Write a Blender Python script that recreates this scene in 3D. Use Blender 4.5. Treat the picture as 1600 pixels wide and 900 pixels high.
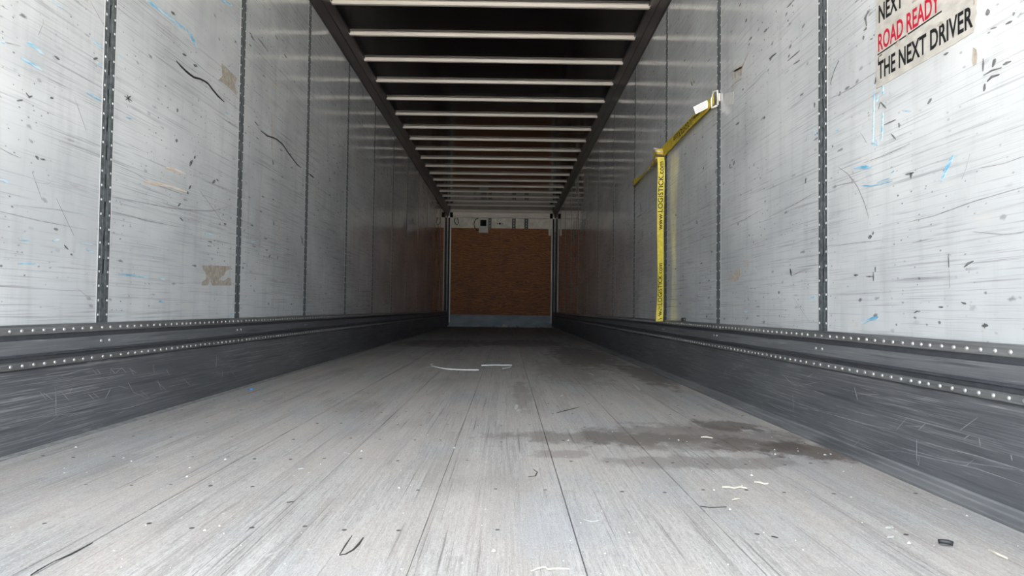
import bpy, bmesh, math, random
from mathutils import Matrix, Vector

for o in list(bpy.data.objects):
    bpy.data.objects.remove(o, do_unlink=True)
SC = bpy.context.scene
COL = SC.collection

# ------------------------------------------------------------------ camera
PITCH, YAW, ROLL, CAM_H, FOCAL_PX = 0.03019, 0.00728, 0.0120, 0.438, 1076.0
cam_data = bpy.data.cameras.new('camera')
cam = bpy.data.objects.new('camera', cam_data)
COL.objects.link(cam)
cam_data.sensor_width = 36.0
cam_data.lens = FOCAL_PX / 1600.0 * 36.0
cam_data.clip_start = 0.02
fwd = Vector((math.sin(YAW) * math.cos(PITCH), math.cos(YAW) * math.cos(PITCH), math.sin(PITCH)))
r0 = Vector((math.cos(YAW), -math.sin(YAW), 0))
u0 = r0.cross(fwd)
rt = r0 * math.cos(ROLL) + u0 * math.sin(ROLL)
up = -r0 * math.sin(ROLL) + u0 * math.cos(ROLL)
cam.matrix_world = Matrix(((rt.x, up.x, -fwd.x, 0), (rt.y, up.y, -fwd.y, 0), (rt.z, up.z, -fwd.z, CAM_H), (0, 0, 0, 1)))
SC.camera = cam

# ------------------------------------------------------------------ daylight through the open rear doors
world = bpy.data.worlds.new('world')
SC.world = world
world.use_nodes = True
bg = world.node_tree.nodes['Background']
bg.inputs['Color'].default_value = (0.86, 0.93, 1.0, 1)
bg.inputs['Strength'].default_value = 1.0
sun_data = bpy.data.lights.new('sun', 'SUN')          # high sun on the yard, from ahead of the trailer: it never reaches inside
sun_data.energy = 20.0
sun_data.angle = 0.02
sun_data.color = (1.0, 0.94, 0.86)
sun = bpy.data.objects.new('sun', sun_data)
COL.objects.link(sun)
sun.rotation_euler = Vector((-0.62, -0.30, -0.80)).to_track_quat('-Z', 'Y').to_euler()
SC.view_settings.view_transform = 'Standard'
SC.view_settings.look = 'None'
SC.view_settings.gamma = 1.0
SC.view_settings.use_curve_mapping = False
SC.view_settings.exposure = 3.04

# ------------------------------------------------------------------ dimensions (metres)
XL, XR = -1.4345, 1.1307          # faces of the two side liners
YR, YF = 0.20, 16.40              # rear opening, front wall
ROOF = 2.80
BAY = 1.2192
POST0 = 0.015
POSTS = [POST0 + k * BAY for k in range(1, 14)]
SCUFF_TOP = 0.372
RAIL_Z = 2.6136

# measured positions on the walls and floor: (stroke width mm, [along mm, up mm, ...])
LEFT_MARKS = {'dark': [(11, [2885, 1676, 2918, 1677]), (6, [2157, 1216, 2182, 1213]), (7, [2359, 1281, 2381, 1292]), (6, [2035, 1061, 2049, 1052, 2062, 1060]), (4, [1999, 1027, 2023, 1036]), (6, [2143, 1079, 2158, 1082]), (8, [2996, 1538, 3032, 1542]), (9, [3101, 1527, 3140, 1532]), (14, [2957, 1283, 2969, 1275]), (14, [2954, 1146, 2971, 1145]), (6, [2085, 883, 2099, 880]), (6, [2108, 880, 2129, 881]), (14, [3090, 1064, 3113, 1092]), (9, [3132, 1105, 3144, 1119]), (16, [3334, 1030, 3363, 1048]), (9, [3377, 1057, 3400, 1052]), (9, [3072, 945, 3085, 935]), (9, [3089, 959, 3107, 977]), (8, [2181, 674, 2199, 672]), (4, [2233, 627, 2254, 614]), (6, [2267, 600, 2278, 597]), (8, [2992, 867, 3015, 882]), (6, [3012, 819, 3043, 809]), (10, [3481, 852, 3505, 849]), (11, [4775, 929, 4807, 896, 4840, 863]), (9, [4821, 915, 4793, 877]), (31, [8332, 2134, 8388, 2036, 8446, 1936]), (12, [6692, 2566, 6699, 2486]), (12, [6687, 2280, 6694, 2200]), (12, [4174, 1325, 4187, 1297]), (16, [4210, 955, 4223, 933]), (15, [3978, 985, 4009, 985]), (12, [4145, 730, 4166, 747]), (12, [4306, 750, 4295, 729]), (7, [3885, 1959, 3936, 1957, 4054, 1945]), (11, [3779, 1934, 3828, 1925]), (8, [4169, 2091, 4217, 2082]), (12, [4342, 2037, 4393, 2035]), (7, [3866, 1476, 3927, 1467]), (5, [2553, 1213, 2606, 1210]), (5, [2563, 1201, 2596, 1226]), (5, [2570, 1223, 2589, 1200])], 'crack': [(9, [2940, 1486, 2981, 1479, 3030, 1473, 3073, 1471, 3111, 1472, 3169, 1485, 3223, 1491, 3257, 1491, 3308, 1479, 3368, 1467, 3445, 1461]), (9, [3959, 1449, 4071, 1446, 4153, 1459, 4234, 1467, 4343, 1464, 4474, 1432, 4654, 1399, 4742, 1395]), (10, [4926, 1391, 5074, 1387])], 'scratch': [(2, [1922, 1274, 1951, 1274]), (2, [2134, 1385, 2235, 1380]), (3, [2253, 1439, 2287, 1433]), (2, [2328, 1473, 2424, 1413]), (2, [1926, 1174, 2007, 1190]), (4, [2784, 1561, 2880, 1560, 3037, 1553]), (2, [2262, 1118, 2298, 1069, 2332, 1023]), (2, [2073, 834, 2120, 756]), (2, [2188, 771, 2236, 716, 2281, 663]), (2, [1940, 874, 1978, 867, 2023, 864]), (3, [2638, 942, 2758, 927, 2943, 925, 3060, 926]), (3, [2517, 772, 2741, 771, 3009, 777]), (3, [3185, 976, 3326, 917, 3481, 849]), (2, [2314, 486, 2398, 448]), (3, [2514, 828, 2839, 844, 3126, 864]), (2, [1949, 696, 2109, 690, 2367, 690]), (2, [2089, 804, 2147, 809, 2161, 819]), (2, [1998, 722, 2196, 736, 2329, 739]), (2, [2081, 1253, 2102, 1301, 2096, 1308]), (3, [2892, 844, 3328, 892, 3597, 964]), (3, [3250, 1614, 3254, 1554]), (6, [4458, 1470, 5815, 1616]), (5, [4914, 1118, 6084, 1159])], 'blue': [(6, [2134, 1385, 2190, 1381]), (12, [2033, 1210, 2061, 1211, 2107, 1203]), (8, [2009, 1155, 2052, 1155, 2101, 1151]), (9, [2345, 1347, 2371, 1340, 2409, 1338]), (7, [2326, 1153, 2407, 1151]), (7, [2382, 1276, 2412, 1274]), (16, [2690, 1637, 2769, 1642, 2903, 1646, 3032, 1654]), (17, [3031, 1660, 3082, 1640, 3135, 1616]), (13, [3377, 1949, 3510, 1980]), (7, [1926, 1174, 1946, 1174]), (5, [2570, 1138, 2610, 1142]), (5, [2516, 1353, 2537, 1354]), (6, [3463, 1415, 3511, 1412]), (7, [1944, 786, 1982, 782]), (6, [2550, 549, 2636, 549, 2768, 545]), (8, [2844, 548, 2898, 543]), (5, [2029, 623, 2078, 626]), (8, [2177, 635, 2207, 643]), (5, [2323, 641, 2388, 643]), (7, [2352, 624, 2397, 613]), (6, [2027, 553, 2101, 558]), (9, [3264, 777, 3371, 785]), (7, [3813, 794, 3909, 800]), (8, [2850, 451, 2887, 449])], 'orange': [(11, [2709, 921, 2783, 927, 2898, 939, 3072, 942]), (11, [2872, 1010, 2966, 1018, 3055, 1019])], 'tan': [(0, [3395, 1643, 3434, 1643, 3514, 1638, 3598, 1634, 3575, 1592, 3600, 1542, 3544, 1548, 3487, 1550, 3431, 1551, 3370, 1547, 3414, 1581, 3404, 1613]), (0, [3235, 623, 3343, 631, 3583, 641, 3575, 628, 3512, 611, 3497, 591, 3458, 579, 3436, 565, 3499, 562, 3554, 580, 3587, 575, 3589, 542, 3423, 536, 3356, 534, 3340, 564, 3326, 561, 3313, 533, 3244, 530, 3250, 549, 3290, 562, 3282, 595, 3247, 606]), (12, [4131, 1619, 4151, 1496, 4149, 1359]), (16, [4302, 990, 4320, 892, 4315, 799]), (21, [5671, 1241, 5766, 1131])]}
RIGHT_MARKS = {'dark': [(14, [2138, 1392, 2158, 1378, 2147, 1348]), (6, [2166, 1340, 2147, 1342]), (8, [2170, 1312, 2166, 1323]), (4, [2128, 1296, 2113, 1294]), (13, [1607, 1151, 1594, 1153]), (7, [1521, 1114, 1515, 1114]), (4, [1543, 1100, 1523, 1099]), (2, [1593, 1109, 1572, 1106]), (8, [2102, 1147, 2088, 1166]), (6, [1617, 1048, 1618, 1034, 1618, 1018]), (8, [1587, 1017, 1577, 1033]), (7, [1552, 1010, 1542, 1011, 1528, 1009]), (4, [1616, 1008, 1590, 1009, 1558, 1005]), (6, [1605, 989, 1590, 995, 1565, 992]), (6, [1616, 969, 1612, 986]), (8, [1835, 1005, 1818, 1014]), (5, [1766, 1112, 1748, 1112]), (8, [2519, 1215, 2519, 1196]), (8, [2961, 1540, 2882, 1536]), (5, [2763, 1459, 2646, 1458]), (5, [2706, 1424, 2646, 1420]), (5, [2769, 1681, 2700, 1682]), (4, [2393, 1245, 2364, 1281, 2332, 1303]), (3, [2049, 1005, 1988, 1004]), (4, [2081, 1063, 2070, 1080]), (4, [2067, 1079, 2039, 1053]), (5, [2012, 968, 1988, 947]), (4, [1972, 990, 1969, 976]), (8, [2601, 928, 2590, 948]), (6, [1941, 833, 1901, 831]), (8, [1913, 833, 1913, 817]), (12, [2143, 673, 2124, 677]), (6, [2117, 680, 2113, 690]), (10, [2738, 611, 2725, 582]), (7, [2232, 561, 2207, 560]), (4, [2156, 553, 2118, 551]), (5, [2114, 565, 2114, 537]), (4, [2103, 580, 2103, 564]), (5, [1692, 554, 1678, 562, 1659, 567]), (3, [1753, 592, 1751, 557]), (4, [1902, 440, 1890, 445, 1875, 444]), (3, [1794, 456, 1776, 456]), (4, [1703, 468, 1686, 463]), (8, [1630, 411, 1610, 412]), (3, [1621, 417, 1621, 405]), (19, [5839, 1348, 5808, 1273]), (11, [6009, 1250, 5780, 1253]), (8, [5748, 1108, 5746, 1038]), (16, [4237, 1863, 4206, 1829]), (13, [3433, 1173, 3413, 1189]), (10, [3492, 1169, 3483, 1190]), (15, [4108, 979, 4080, 956]), (13, [4628, 1089, 4593, 1075]), (9, [3303, 1512, 3285, 1512]), (11, [3035, 1299, 3005, 1296]), (9, [3395, 1367, 3348, 1367]), (12, [3260, 1827, 3242, 1838]), (9, [3207, 1719, 3173, 1721]), (11, [3021, 1683, 2983, 1682]), (9, [3352, 1945, 3324, 1949]), (10, [3730, 1190, 3719, 1209]), (12, [4163, 1830, 4178, 1851])], 'scratch': [(3, [2407, 1193, 2249, 1181, 2084, 1183]), (3, [2338, 937, 2272, 900, 2209, 846, 2170, 792, 2147, 748, 2139, 733]), (4, [2769, 590, 2713, 584, 2619, 599, 2520, 603]), (2, [2188, 1016, 2149, 973]), (2, [1942, 696, 1810, 698, 1660, 712, 1494, 719]), (2, [1636, 789, 1551, 783, 1493, 786]), (2, [2386, 669, 2210, 665, 2059, 658]), (2, [1661, 639, 1553, 620, 1495, 619]), (2, [2177, 916, 2040, 912, 1925, 917]), (2, [2707, 496, 2636, 448, 2564, 402]), (2, [1912, 635, 1811, 639]), (2, [1699, 774, 1682, 800, 1668, 831]), (2, [2385, 877, 2209, 865]), (3, [2974, 848, 2707, 863, 2509, 880]), (2, [1751, 557, 1749, 505]), (4, [4718, 1057, 4081, 1033, 3393, 992]), (4, [3616, 872, 3255, 879, 3034, 895])], 'blue': [(11, [2059, 1131, 2056, 1099]), (4, [2106, 1121, 2115, 963]), (8, [2084, 1108, 2092, 1086]), (6, [2056, 1046, 2064, 960]), (4, [1955, 1021, 1912, 1006]), (4, [2100, 979, 2086, 956]), (7, [2524, 1112, 2503, 1092]), (8, [2356, 1061, 2337, 1065]), (10, [1730, 841, 1756, 815, 1780, 783]), (10, [2229, 910, 2177, 904, 2123, 891]), (4, [2189, 848, 2131, 834, 2058, 829, 2006, 827]), (4, [2090, 838, 2023, 839]), (4, [2016, 853, 1999, 856]), (8, [2122, 965, 2086, 952]), (10, [2192, 405, 2134, 419, 2089, 427]), (9, [2569, 491, 2510, 490]), (9, [3270, 438, 3227, 438])], 'tan': [(9, [3485, 1580, 3397, 1584, 3303, 1571]), (9, [3446, 1613, 3436, 1649, 3304, 1625, 3259, 1649, 3215, 1661]), (0, [3426, 1649, 3350, 1644, 3295, 1640, 3304, 1609, 3313, 1584, 3368, 1606, 3359, 1625, 3397, 1629, 3397, 1603, 3426, 1610]), (0, [3488, 596, 3439, 626, 3372, 648, 3325, 651, 3316, 607, 3390, 586, 3468, 585]), (9, [3298, 681, 3219, 675, 3219, 636]), (0, [1653, 1089, 1642, 1080, 1637, 1061, 1640, 1046, 1653, 1042, 1658, 1059])]}
FLOOR_MARKS = {'dark': [(2, [-291, 1335, -291, 1282, -290, 1231]), (4, [-290, 1231, -280, 1236, -272, 1259, -268, 1286, -267, 1325]), (3, [-761, 1128, -763, 1149, -763, 1189]), (3, [-763, 1189, -757, 1223, -754, 1282]), (3, [-486, 1555, -476, 1560, -472, 1561]), (3, [440, 1557, 460, 1548, 498, 1554]), (3, [61, 1812, 80, 1820, 88, 1863, 78, 1899]), (4, [522, 1355, 533, 1348]), (6, [217, 2930, 331, 3110])], 'white': [(14, [45, 3010, 50, 3171]), (19, [50, 2954, 59, 3011]), (10, [-591, 5084, -542, 5147]), (8, [779, 1414, 800, 1427]), (6, [749, 1354, 766, 1362]), (6, [-485, 2089, -464, 2072]), (5, [-557, 1871, -543, 1879]), (5, [166, 1450, 182, 1437, 198, 1446]), (10, [272, 3465, 295, 3544]), (11, [759, 4103, 735, 3779]), (12, [386, 6488, 417, 6321]), (9, [573, 4772, 591, 4636])]}
CHIPS = [[-1.139, 1.803], [-1.042, 1.942], [-1.085, 1.981], [-1.309, 2.123], [-0.692, 1.241], [-0.848, 1.873], [-0.81, 1.776], [-0.795, 1.978], [-0.724, 1.727], [-0.565, 1.385], [-0.582, 1.357], [-0.159, 2.173], [0.609, 2.319], [0.385, 2.486], [0.212, 2.319], [0.586, 2.34], [0.512, 1.896], [0.513, 1.696], [0.499, 1.534], [0.66, 1.851], [0.564, 1.869], [0.924, 2.179], [1.007, 2.136], [0.984, 2.125], [0.988, 1.971], [0.934, 1.907], [0.831, 2.127], [0.773, 1.322], [0.824, 1.645], [1.006, 1.504], [1.096, 2.528], [-0.018, 1.259], [0.247, 1.37], [-0.267, 2.385], [-0.256, 1.685], [-0.436, 2.11], [0.182, 1.251], [0.856, 2.196]]
SCUFF_LEFT = [[(2.188, 0.174), (2.19, 0.134), (2.194, 0.083)], [(2.204, 0.081), (2.17, 0.072), (2.105, 0.063)], [(1.948, 0.174), (2.025, 0.172), (2.079, 0.17)], [(2.114, 0.168), (2.145, 0.14)], [(2.129, 0.164), (2.175, 0.136)], [(2.208, 0.162), (2.254, 0.125)], [(2.253, 0.146), (2.269, 0.162)], [(2.284, 0.189), (2.39, 0.179), (2.516, 0.177), (2.601, 0.178)], [(2.21, 0.207), (2.291, 0.215), (2.379, 0.218)], [(2.379, 0.212), (2.403, 0.194)], [(2.402, 0.213), (2.427, 0.192)], [(2.485, 0.206), (2.516, 0.186)], [(2.485, 0.189), (2.485, 0.206), (2.589, 0.2)], [(2.516, 0.186), (2.556, 0.203), (2.59, 0.182)], [(2.6, 0.199), (2.662, 0.175)], [(2.61, 0.201), (2.646, 0.165)], [(2.893, 0.167), (2.921, 0.141)], [(2.787, 0.196), (2.795, 0.163)], [(2.356, 0.133), (2.394, 0.107)], [(2.383, 0.133), (2.422, 0.109)], [(2.488, 0.134), (2.46, 0.104)], [(2.539, 0.14), (2.604, 0.121)], [(2.602, 0.145), (2.649, 0.097)], [(2.638, 0.105), (2.745, 0.067)], [(2.695, 0.104), (2.763, 0.064)], [(2.809, 0.129), (2.904, 0.076)], [(2.822, 0.131), (2.857, 0.085)], [(3.037, 0.12), (3.116, 0.076)], [(3.369, 0.098), (3.625, 0.099)], [(3.462, 0.117), (3.464, 0.077)], [(3.562, 0.108), (3.627, 0.069)], [(2.405, 0.061), (2.607, 0.049), (2.846, 0.054), (3.102, 0.049)], [(2.015, 0.097), (2.155, 0.089), (2.387, 0.069)], [(1.95, 0.138), (2.046, 0.139), (2.152, 0.144)], [(3.391, 0.194), (3.385, 0.132)], [(1.953, 0.085), (1.99, 0.083)]]
SCUFF_RIGHT = [[(2.679, 0.159), (2.606, 0.161), (2.524, 0.176), (2.421, 0.198)], [(2.773, 0.187), (2.679, 0.159)], [(2.484, 0.22), (2.551, 0.196)], [(2.672, 0.12), (2.667, 0.055)], [(2.925, 0.105), (2.725, 0.097), (2.472, 0.09), (2.24, 0.103)], [(2.606, 0.082), (2.35, 0.091), (2.14, 0.094), (1.964, 0.105)], [(2.209, 0.177), (2.047, 0.197)], [(1.909, 0.15), (1.964, 0.105)], [(1.917, 0.127), (1.843, 0.135)], [(1.821, 0.151), (1.857, 0.124)], [(1.623, 0.195), (1.686, 0.154)], [(2.497, 0.156), (2.397, 0.151)], [(2.198, 0.201), (2.178, 0.163)], [(2.925, 0.051), (2.757, 0.042)], [(2.164, 0.04), (2.199, 0.016)], [(1.865, 0.097), (1.865, 0.045), (1.858, 0.029), (1.851, 0.052)], [(1.675, 0.135), (1.652, 0.148)], [(1.635, 0.095), (1.664, 0.073), (1.681, 0.071)], [(1.618, 0.147), (1.615, 0.129)], [(1.516, 0.13), (1.513, 0.118)], [(1.941, 0.051), (1.815, 0.06), (1.63, 0.074), (1.479, 0.074)], [(2.049, 0.031), (1.949, 0.049)], [(1.933, 0.062), (1.749, 0.07), (1.483, 0.104)], [(1.85, 0.095), (1.63, 0.104), (1.479, 0.105)], [(4.332, 0.23), (3.907, 0.202), (3.875, 0.231)], [(3.454, 0.166), (3.53, 0.099)], [(3.442, 0.132), (3.334, 0.172), (3.265, 0.156)], [(3.504, 0.101), (3.405, 0.107)]]

# ------------------------------------------------------------------ material helpers
class NT:
    def __init__(self, name):
        self.m = bpy.data.materials.new(name)
        self.m.use_nodes = True
        self.t = self.m.node_tree
        self.b = self.t.nodes['Principled BSDF']
        self._pos = None
    def n(self, typ, **kw):
        nd = self.t.nodes.new(typ)
        for k, v in kw.items():
            setattr(nd, k, v)
        return nd
    def l(self, a, b):
        self.t.links.new(a, b)
    def setv(self, sock, v):
        if hasattr(v, 'is_linked') or isinstance(v, bpy.types.NodeSocket):
            self.l(v, sock)
        else:
            sock.default_value = v
    def pos(self):
        if self._pos is None:
            self._pos = self.n('ShaderNodeNewGeometry').outputs['Position']
        return self._pos
    def mapped(self, scale, rot=(0, 0, 0), loc=(0, 0, 0)):
        mp = self.n('ShaderNodeMapping')
        self.l(self.pos(), mp.inputs['Vector'])
        mp.inputs['Scale'].default_value = scale
        mp.inputs['Rotation'].default_value = rot
        mp.inputs['Location'].default_value = loc
        return mp.outputs[0]
    def noise(self, scale, rot=(0, 0, 0), loc=(0, 0, 0), detail=3, rough=0.55, dist=0.0):
        nd = self.n('ShaderNodeTexNoise')
        self.l(self.mapped(scale, rot, loc), nd.inputs['Vector'])
        nd.inputs['Scale'].default_value = 1.0
        nd.inputs['Detail'].default_value = detail
        nd.inputs['Roughness'].default_value = rough
        nd.inputs['Distortion'].default_value = dist
        return nd.outputs[0]
    def voronoi(self, scale, rot=(0, 0, 0), loc=(0, 0, 0)):
        nd = self.n('ShaderNodeTexVoronoi')
        self.l(self.mapped(scale, rot, loc), nd.inputs['Vector'])
        nd.inputs['Scale'].default_value = 1.0
        return nd.outputs['Distance'], nd.outputs['Color']
    def voronoi2(self, sy, sz, shear, off):
        """cells on the wall plane: along-trailer and up coordinates only"""
        s = self.n('ShaderNodeSeparateXYZ')
        self.l(self.pos(), s.inputs[0])
        u = self.math('ADD', self.math('MULTIPLY', s.outputs[1], sy), self.math('MULTIPLY', s.outputs[2], shear))
        u = self.math('ADD', u, self.math('ADD', self.math('MULTIPLY', s.outputs[0], 17.0), off))
        cb = self.n('ShaderNodeCombineXYZ')
        self.l(u, cb.inputs[0]); self.l(self.math('MULTIPLY', s.outputs[2], sz), cb.inputs[1])
        nd = self.n('ShaderNodeTexVoronoi', voronoi_dimensions='2D')
        self.l(cb.outputs[0], nd.inputs['Vector'])
        nd.inputs['Scale'].default_value = 1.0
        return nd.outputs['Distance'], nd.outputs['Color']
    def ramp(self, v, a, b, lo=0.0, hi=1.0):
        nd = self.n('ShaderNodeMapRange')
        self.setv(nd.inputs['Value'], v)
        nd.inputs['From Min'].default_value = a
        nd.inputs['From Max'].default_value = b
        nd.inputs['To Min'].default_value = lo
        nd.inputs['To Max'].default_value = hi
        nd.clamp = True
        return nd.outputs[0]
    def math(self, op, a, b=0.0):
        nd = self.n('ShaderNodeMath', operation=op)
        self.setv(nd.inputs[0], a)
        self.setv(nd.inputs[1], b)
        return nd.outputs[0]
    def mix(self, f, a, b):
        nd = self.n('ShaderNodeMix', data_type='RGBA')
        self.setv(nd.inputs[0], f)
        for s, v in ((nd.inputs[6], a), (nd.inputs[7], b)):
            if isinstance(v, tuple):
                s.default_value = v if len(v) == 4 else (*v, 1)
            else:
                self.l(v, s)
        return nd.outputs[2]
    def bump(self, h, strength=0.2, dist=0.01):
        nd = self.n('ShaderNodeBump')
        nd.inputs['Strength'].default_value = strength
        nd.inputs['Distance'].default_value = dist
        self.l(h, nd.inputs['Height'])
        self.l(nd.outputs[0], self.b.inputs['Normal'])
    def base(self, c, rough=0.5, metal=0.0, spec=0.5):
        if isinstance(c, tuple):
            self.b.inputs['Base Color'].default_value = (*c, 1)
        else:
            self.l(c, self.b.inputs['Base Color'])
        self.setv(self.b.inputs['Roughness'], rough)
        self.b.inputs['Metallic'].default_value = metal
        self.b.inputs['Specular IOR Level'].default_value = spec
        return self

def plain(name, c, rough=0.5, metal=0.0, spec=0.5, var=0.25, vs=(30, 30, 30)):
    """a colour with slight procedural unevenness"""
    t = NT(name)
    n = t.noise(vs, detail=3)
    d = tuple(x * (1 - var) for x in c)
    t.base(t.mix(t.ramp(n, 0.35, 0.65), d, c), rough, metal, spec)
    return t.m

def separate(t):
    s = t.n('ShaderNodeSeparateXYZ')
    t.l(t.pos(), s.inputs[0])
    return s.outputs

# --- white glossy liner panels: scuffs run along the trailer
def make_liner():
    t = NT('white_liner')
    blot = t.noise((1.2, 1.5, 2.2), detail=4)
    c = t.mix(t.ramp(blot, 0.35, 0.68), LINER_A, LINER_B)
    smud = t.noise((1, 14, 2.2), detail=4, rough=0.65)
    c = t.mix(t.ramp(smud, 0.50, 0.75, 0, 0.30), c, (0.27, 0.275, 0.27))
    for i, (rot, sy, sz, a, b, k) in enumerate(((0.03, 1.6, 150, 0.55, 0.70, 0.55), (-0.10, 2.4, 210, 0.56, 0.70, 0.6),
                                             (0.16, 2.0, 190, 0.57, 0.69, 0.55), (-0.02, 0.8, 70, 0.58, 0.74, 0.25),
                                             (0.9, 3.5, 180, 0.64, 0.73, 0.35))):
        s = t.noise((1, sy, sz), (rot, 0, 0), (0, i * 3.7, i * 5.1), detail=3, rough=0.6)
        msk = t.ramp(t.noise((1, 1.7, 2.6), (0, 0, 0), (i * 2.0, i * 9.1, 4.0), detail=3), 0.42, 0.62)
        c = t.mix(t.math('MULTIPLY', t.ramp(s, a, b, 0, k), msk), c, (0.16, 0.165, 0.17))
    # short dark nicks
    for i, (sy, sz, rot, gate) in enumerate(((9, 18, 4.0, 0.80), (20, 34, -6.0, 0.80), (5, 26, 1.5, 0.82), (30, 50, 12.0, 0.80))):
        d, col = t.voronoi2(sy, sz, rot, i * 1.3)
        sp = t.n('ShaderNodeSeparateColor')
        t.l(col, sp.inputs[0])
        near = t.ramp(t.math('ADD', d, t.math('MULTIPLY', t.noise((40, 60, 60), detail=2), 0.25)), 0.18, 0.26, 0.8, 0)
        g = t.ramp(sp.outputs[0], gate, gate + 0.04)
        msk = t.ramp(t.noise((1, 2.0, 2.0), (0, 0, 0), (0, i * 4.1 + 7, 2.0), detail=2), 0.45, 0.6)
        c = t.mix(t.math('MULTIPLY', t.math('MULTIPLY', near, g), msk), c, (0.10, 0.10, 0.105))
    # blue chalk rubs
    bl = t.ramp(t.noise((1, 9, 70), (0.06, 0, 0), (0, 8, 1), detail=3, rough=0.6), 0.60, 0.72, 0, 0.65)
    bm = t.ramp(t.noise((1, 1.3, 2.1), (0, 0, 0), (5, 3, 8), detail=3), 0.60, 0.68)
    c = t.mix(t.math('MULTIPLY', bl, bm), c, (0.20, 0.50, 0.66))
    ye = t.ramp(t.noise((1, 2.2, 9), (0, 0, 0), (9, 1, 3), detail=3), 0.66, 0.78, 0, 0.25)
    c = t.mix(ye, c, (0.62, 0.50, 0.33))
    # the liner is rubbed duller towards the doors, where loads are pushed in
    worn = t.ramp(separate(t)[1], 3.5, 9.0, 0.09, 0.0)
    rough = t.math('ADD', worn, t.ramp(t.noise((1, 3, 60), (0.02, 0, 0), detail=3), 0.4, 0.7, 0.02, 0.05))
    t.base(c, rough, 0, 0.7)
    t.bump(t.noise((1, 3, 5), detail=2), 0.03, 0.004)
    return t.m

def make_wood_floor():
    t = NT('worn_floor_wood')
    xyz = separate(t)
    # laminated strips about 34 mm wide
    strip = t.math('FLOOR', t.math('MULTIPLY', xyz[0], 29.0))
    seg = t.math('FLOOR', t.math('ADD', t.math('MULTIPLY', xyz[1], 0.9), t.math('MULTIPLY', strip, 0.37)))
    wn = t.n('ShaderNodeTexWhiteNoise', noise_dimensions='2D')
    cb = t.n('ShaderNodeCombineXYZ')
    t.l(strip, cb.inputs[0]); t.l(seg, cb.inputs[1])
    t.l(cb.outputs[0], wn.inputs['Vector'])
    base = t.mix(wn.outputs[0], (0.250, 0.235, 0.220), (0.333, 0.318, 0.299))
    grain = t.noise((160, 3.0, 1), detail=5, rough=0.7)
    base = t.mix(t.ramp(grain, 0.42, 0.62, 0.0, 0.62), base, (0.450, 0.435, 0.416))
    fine = t.noise((260, 26, 1), detail=3, rough=0.7)
    base = t.mix(t.ramp(fine, 0.50, 0.66, 0, 0.65), base, (0.186, 0.177, 0.169))
    cracks = t.noise((120, 1.4, 1), (0, 0, 0.01), (3, 0, 0), detail=4, rough=0.6)
    base = t.mix(t.ramp(cracks, 0.59, 0.67, 0, 0.7), base, (0.107, 0.098, 0.092))
    warm = t.noise((5, 1.1, 1), (0, 0, 0), (2, 7, 0), detail=4)
    base = t.mix(t.ramp(warm, 0.42, 0.62, 0, 0.45), base, (0.395, 0.345, 0.31))
    cool = t.noise((4, 1.6, 1), (0, 0, 0), (8, 1, 0), detail=4)
    base = t.mix(t.ramp(cool, 0.52, 0.7, 0, 0.4), base, (0.264, 0.284, 0.313))
    grime = t.noise((2.2, 0.9, 1), (0, 0, 0), (1, 4, 0), detail=5, rough=0.62)
    base = t.mix(t.ramp(grime, 0.55, 0.75, 0, 0.45), base, (0.137, 0.122, 0.113))
    pale = t.noise((36, 14, 1), (0, 0, 0.1), (4, 4, 0), detail=4, rough=0.7)
    base = t.mix(t.ramp(pale, 0.66, 0.76, 0, 0.7), base, (0.607, 0.597, 0.578))
    fuzz = t.noise((420, 120, 1), (0, 0, 0), (6, 2, 0), detail=3, rough=0.8)
    base = t.mix(t.ramp(fuzz, 0.54, 0.70, 0, 0.55), base, (0.136, 0.129, 0.122))
    base = t.mix(t.ramp(fuzz, 0.46, 0.32, 0, 0.45), base, (0.571, 0.558, 0.537))
    # spilled-liquid stains with ragged edges: (x, y, half width, half length, strength)
    rag = t.noise((11, 6, 1), detail=6, rough=0.72)
    for (sx, sy, rx, ry, k) in ((0.66, 2.42, 0.40, 0.26, 0.50), (0.86, 2.66, 0.12, 0.14, 0.7), (0.97, 2.20, 0.17, 0.14, 0.8), (0.80, 2.28, 0.14, 0.12, 0.55), (0.36, 2.38, 0.40, 0.12, 0.5), (0.58, 2.02, 0.30, 0.09, 0.4),
                                (0.18, 2.10, 0.10, 0.06, 0.35), (0.08, 3.6, 0.05, 0.6, 0.3), (-0.75, 8.6, 0.7, 0.9, 0.6),
                                (0.2, 8.9, 0.6, 0.9, 0.55), (0.72, 6.6, 0.30, 1.5, 0.6), (0.95, 4.7, 0.13, 0.8, 0.6), (0.45, 5.0, 0.25, 1.0, 0.3)):
        dx = t.math('DIVIDE', t.math('SUBTRACT', xyz[0], sx), rx)
        dy = t.math('DIVIDE', t.math('SUBTRACT', xyz[1], sy), ry)
        d = t.math('SQRT', t.math('ADD', t.math('MULTIPLY', dx, dx), t.math('MULTIPLY', dy, dy)))
        d = t.math('ADD', d, t.math('MULTIPLY', t.math('SUBTRACT', rag, 0.5), 2.6))
        base = t.mix(t.ramp(d, 0.75, 1.1, k, 0), base, (0.083, 0.067, 0.058))
    t.base(base, t.ramp(grain, 0.3, 0.7, 0.62, 0.8), 0, 0.3)
    h = t.math('ADD', t.math('MULTIPLY', grain, 0.6), t.math('SUBTRACT', t.math('MULTIPLY', fine, 0.4), t.ramp(cracks, 0.62, 0.7)))
    t.bump(h, 0.35, 0.003)
    return t.m

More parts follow.
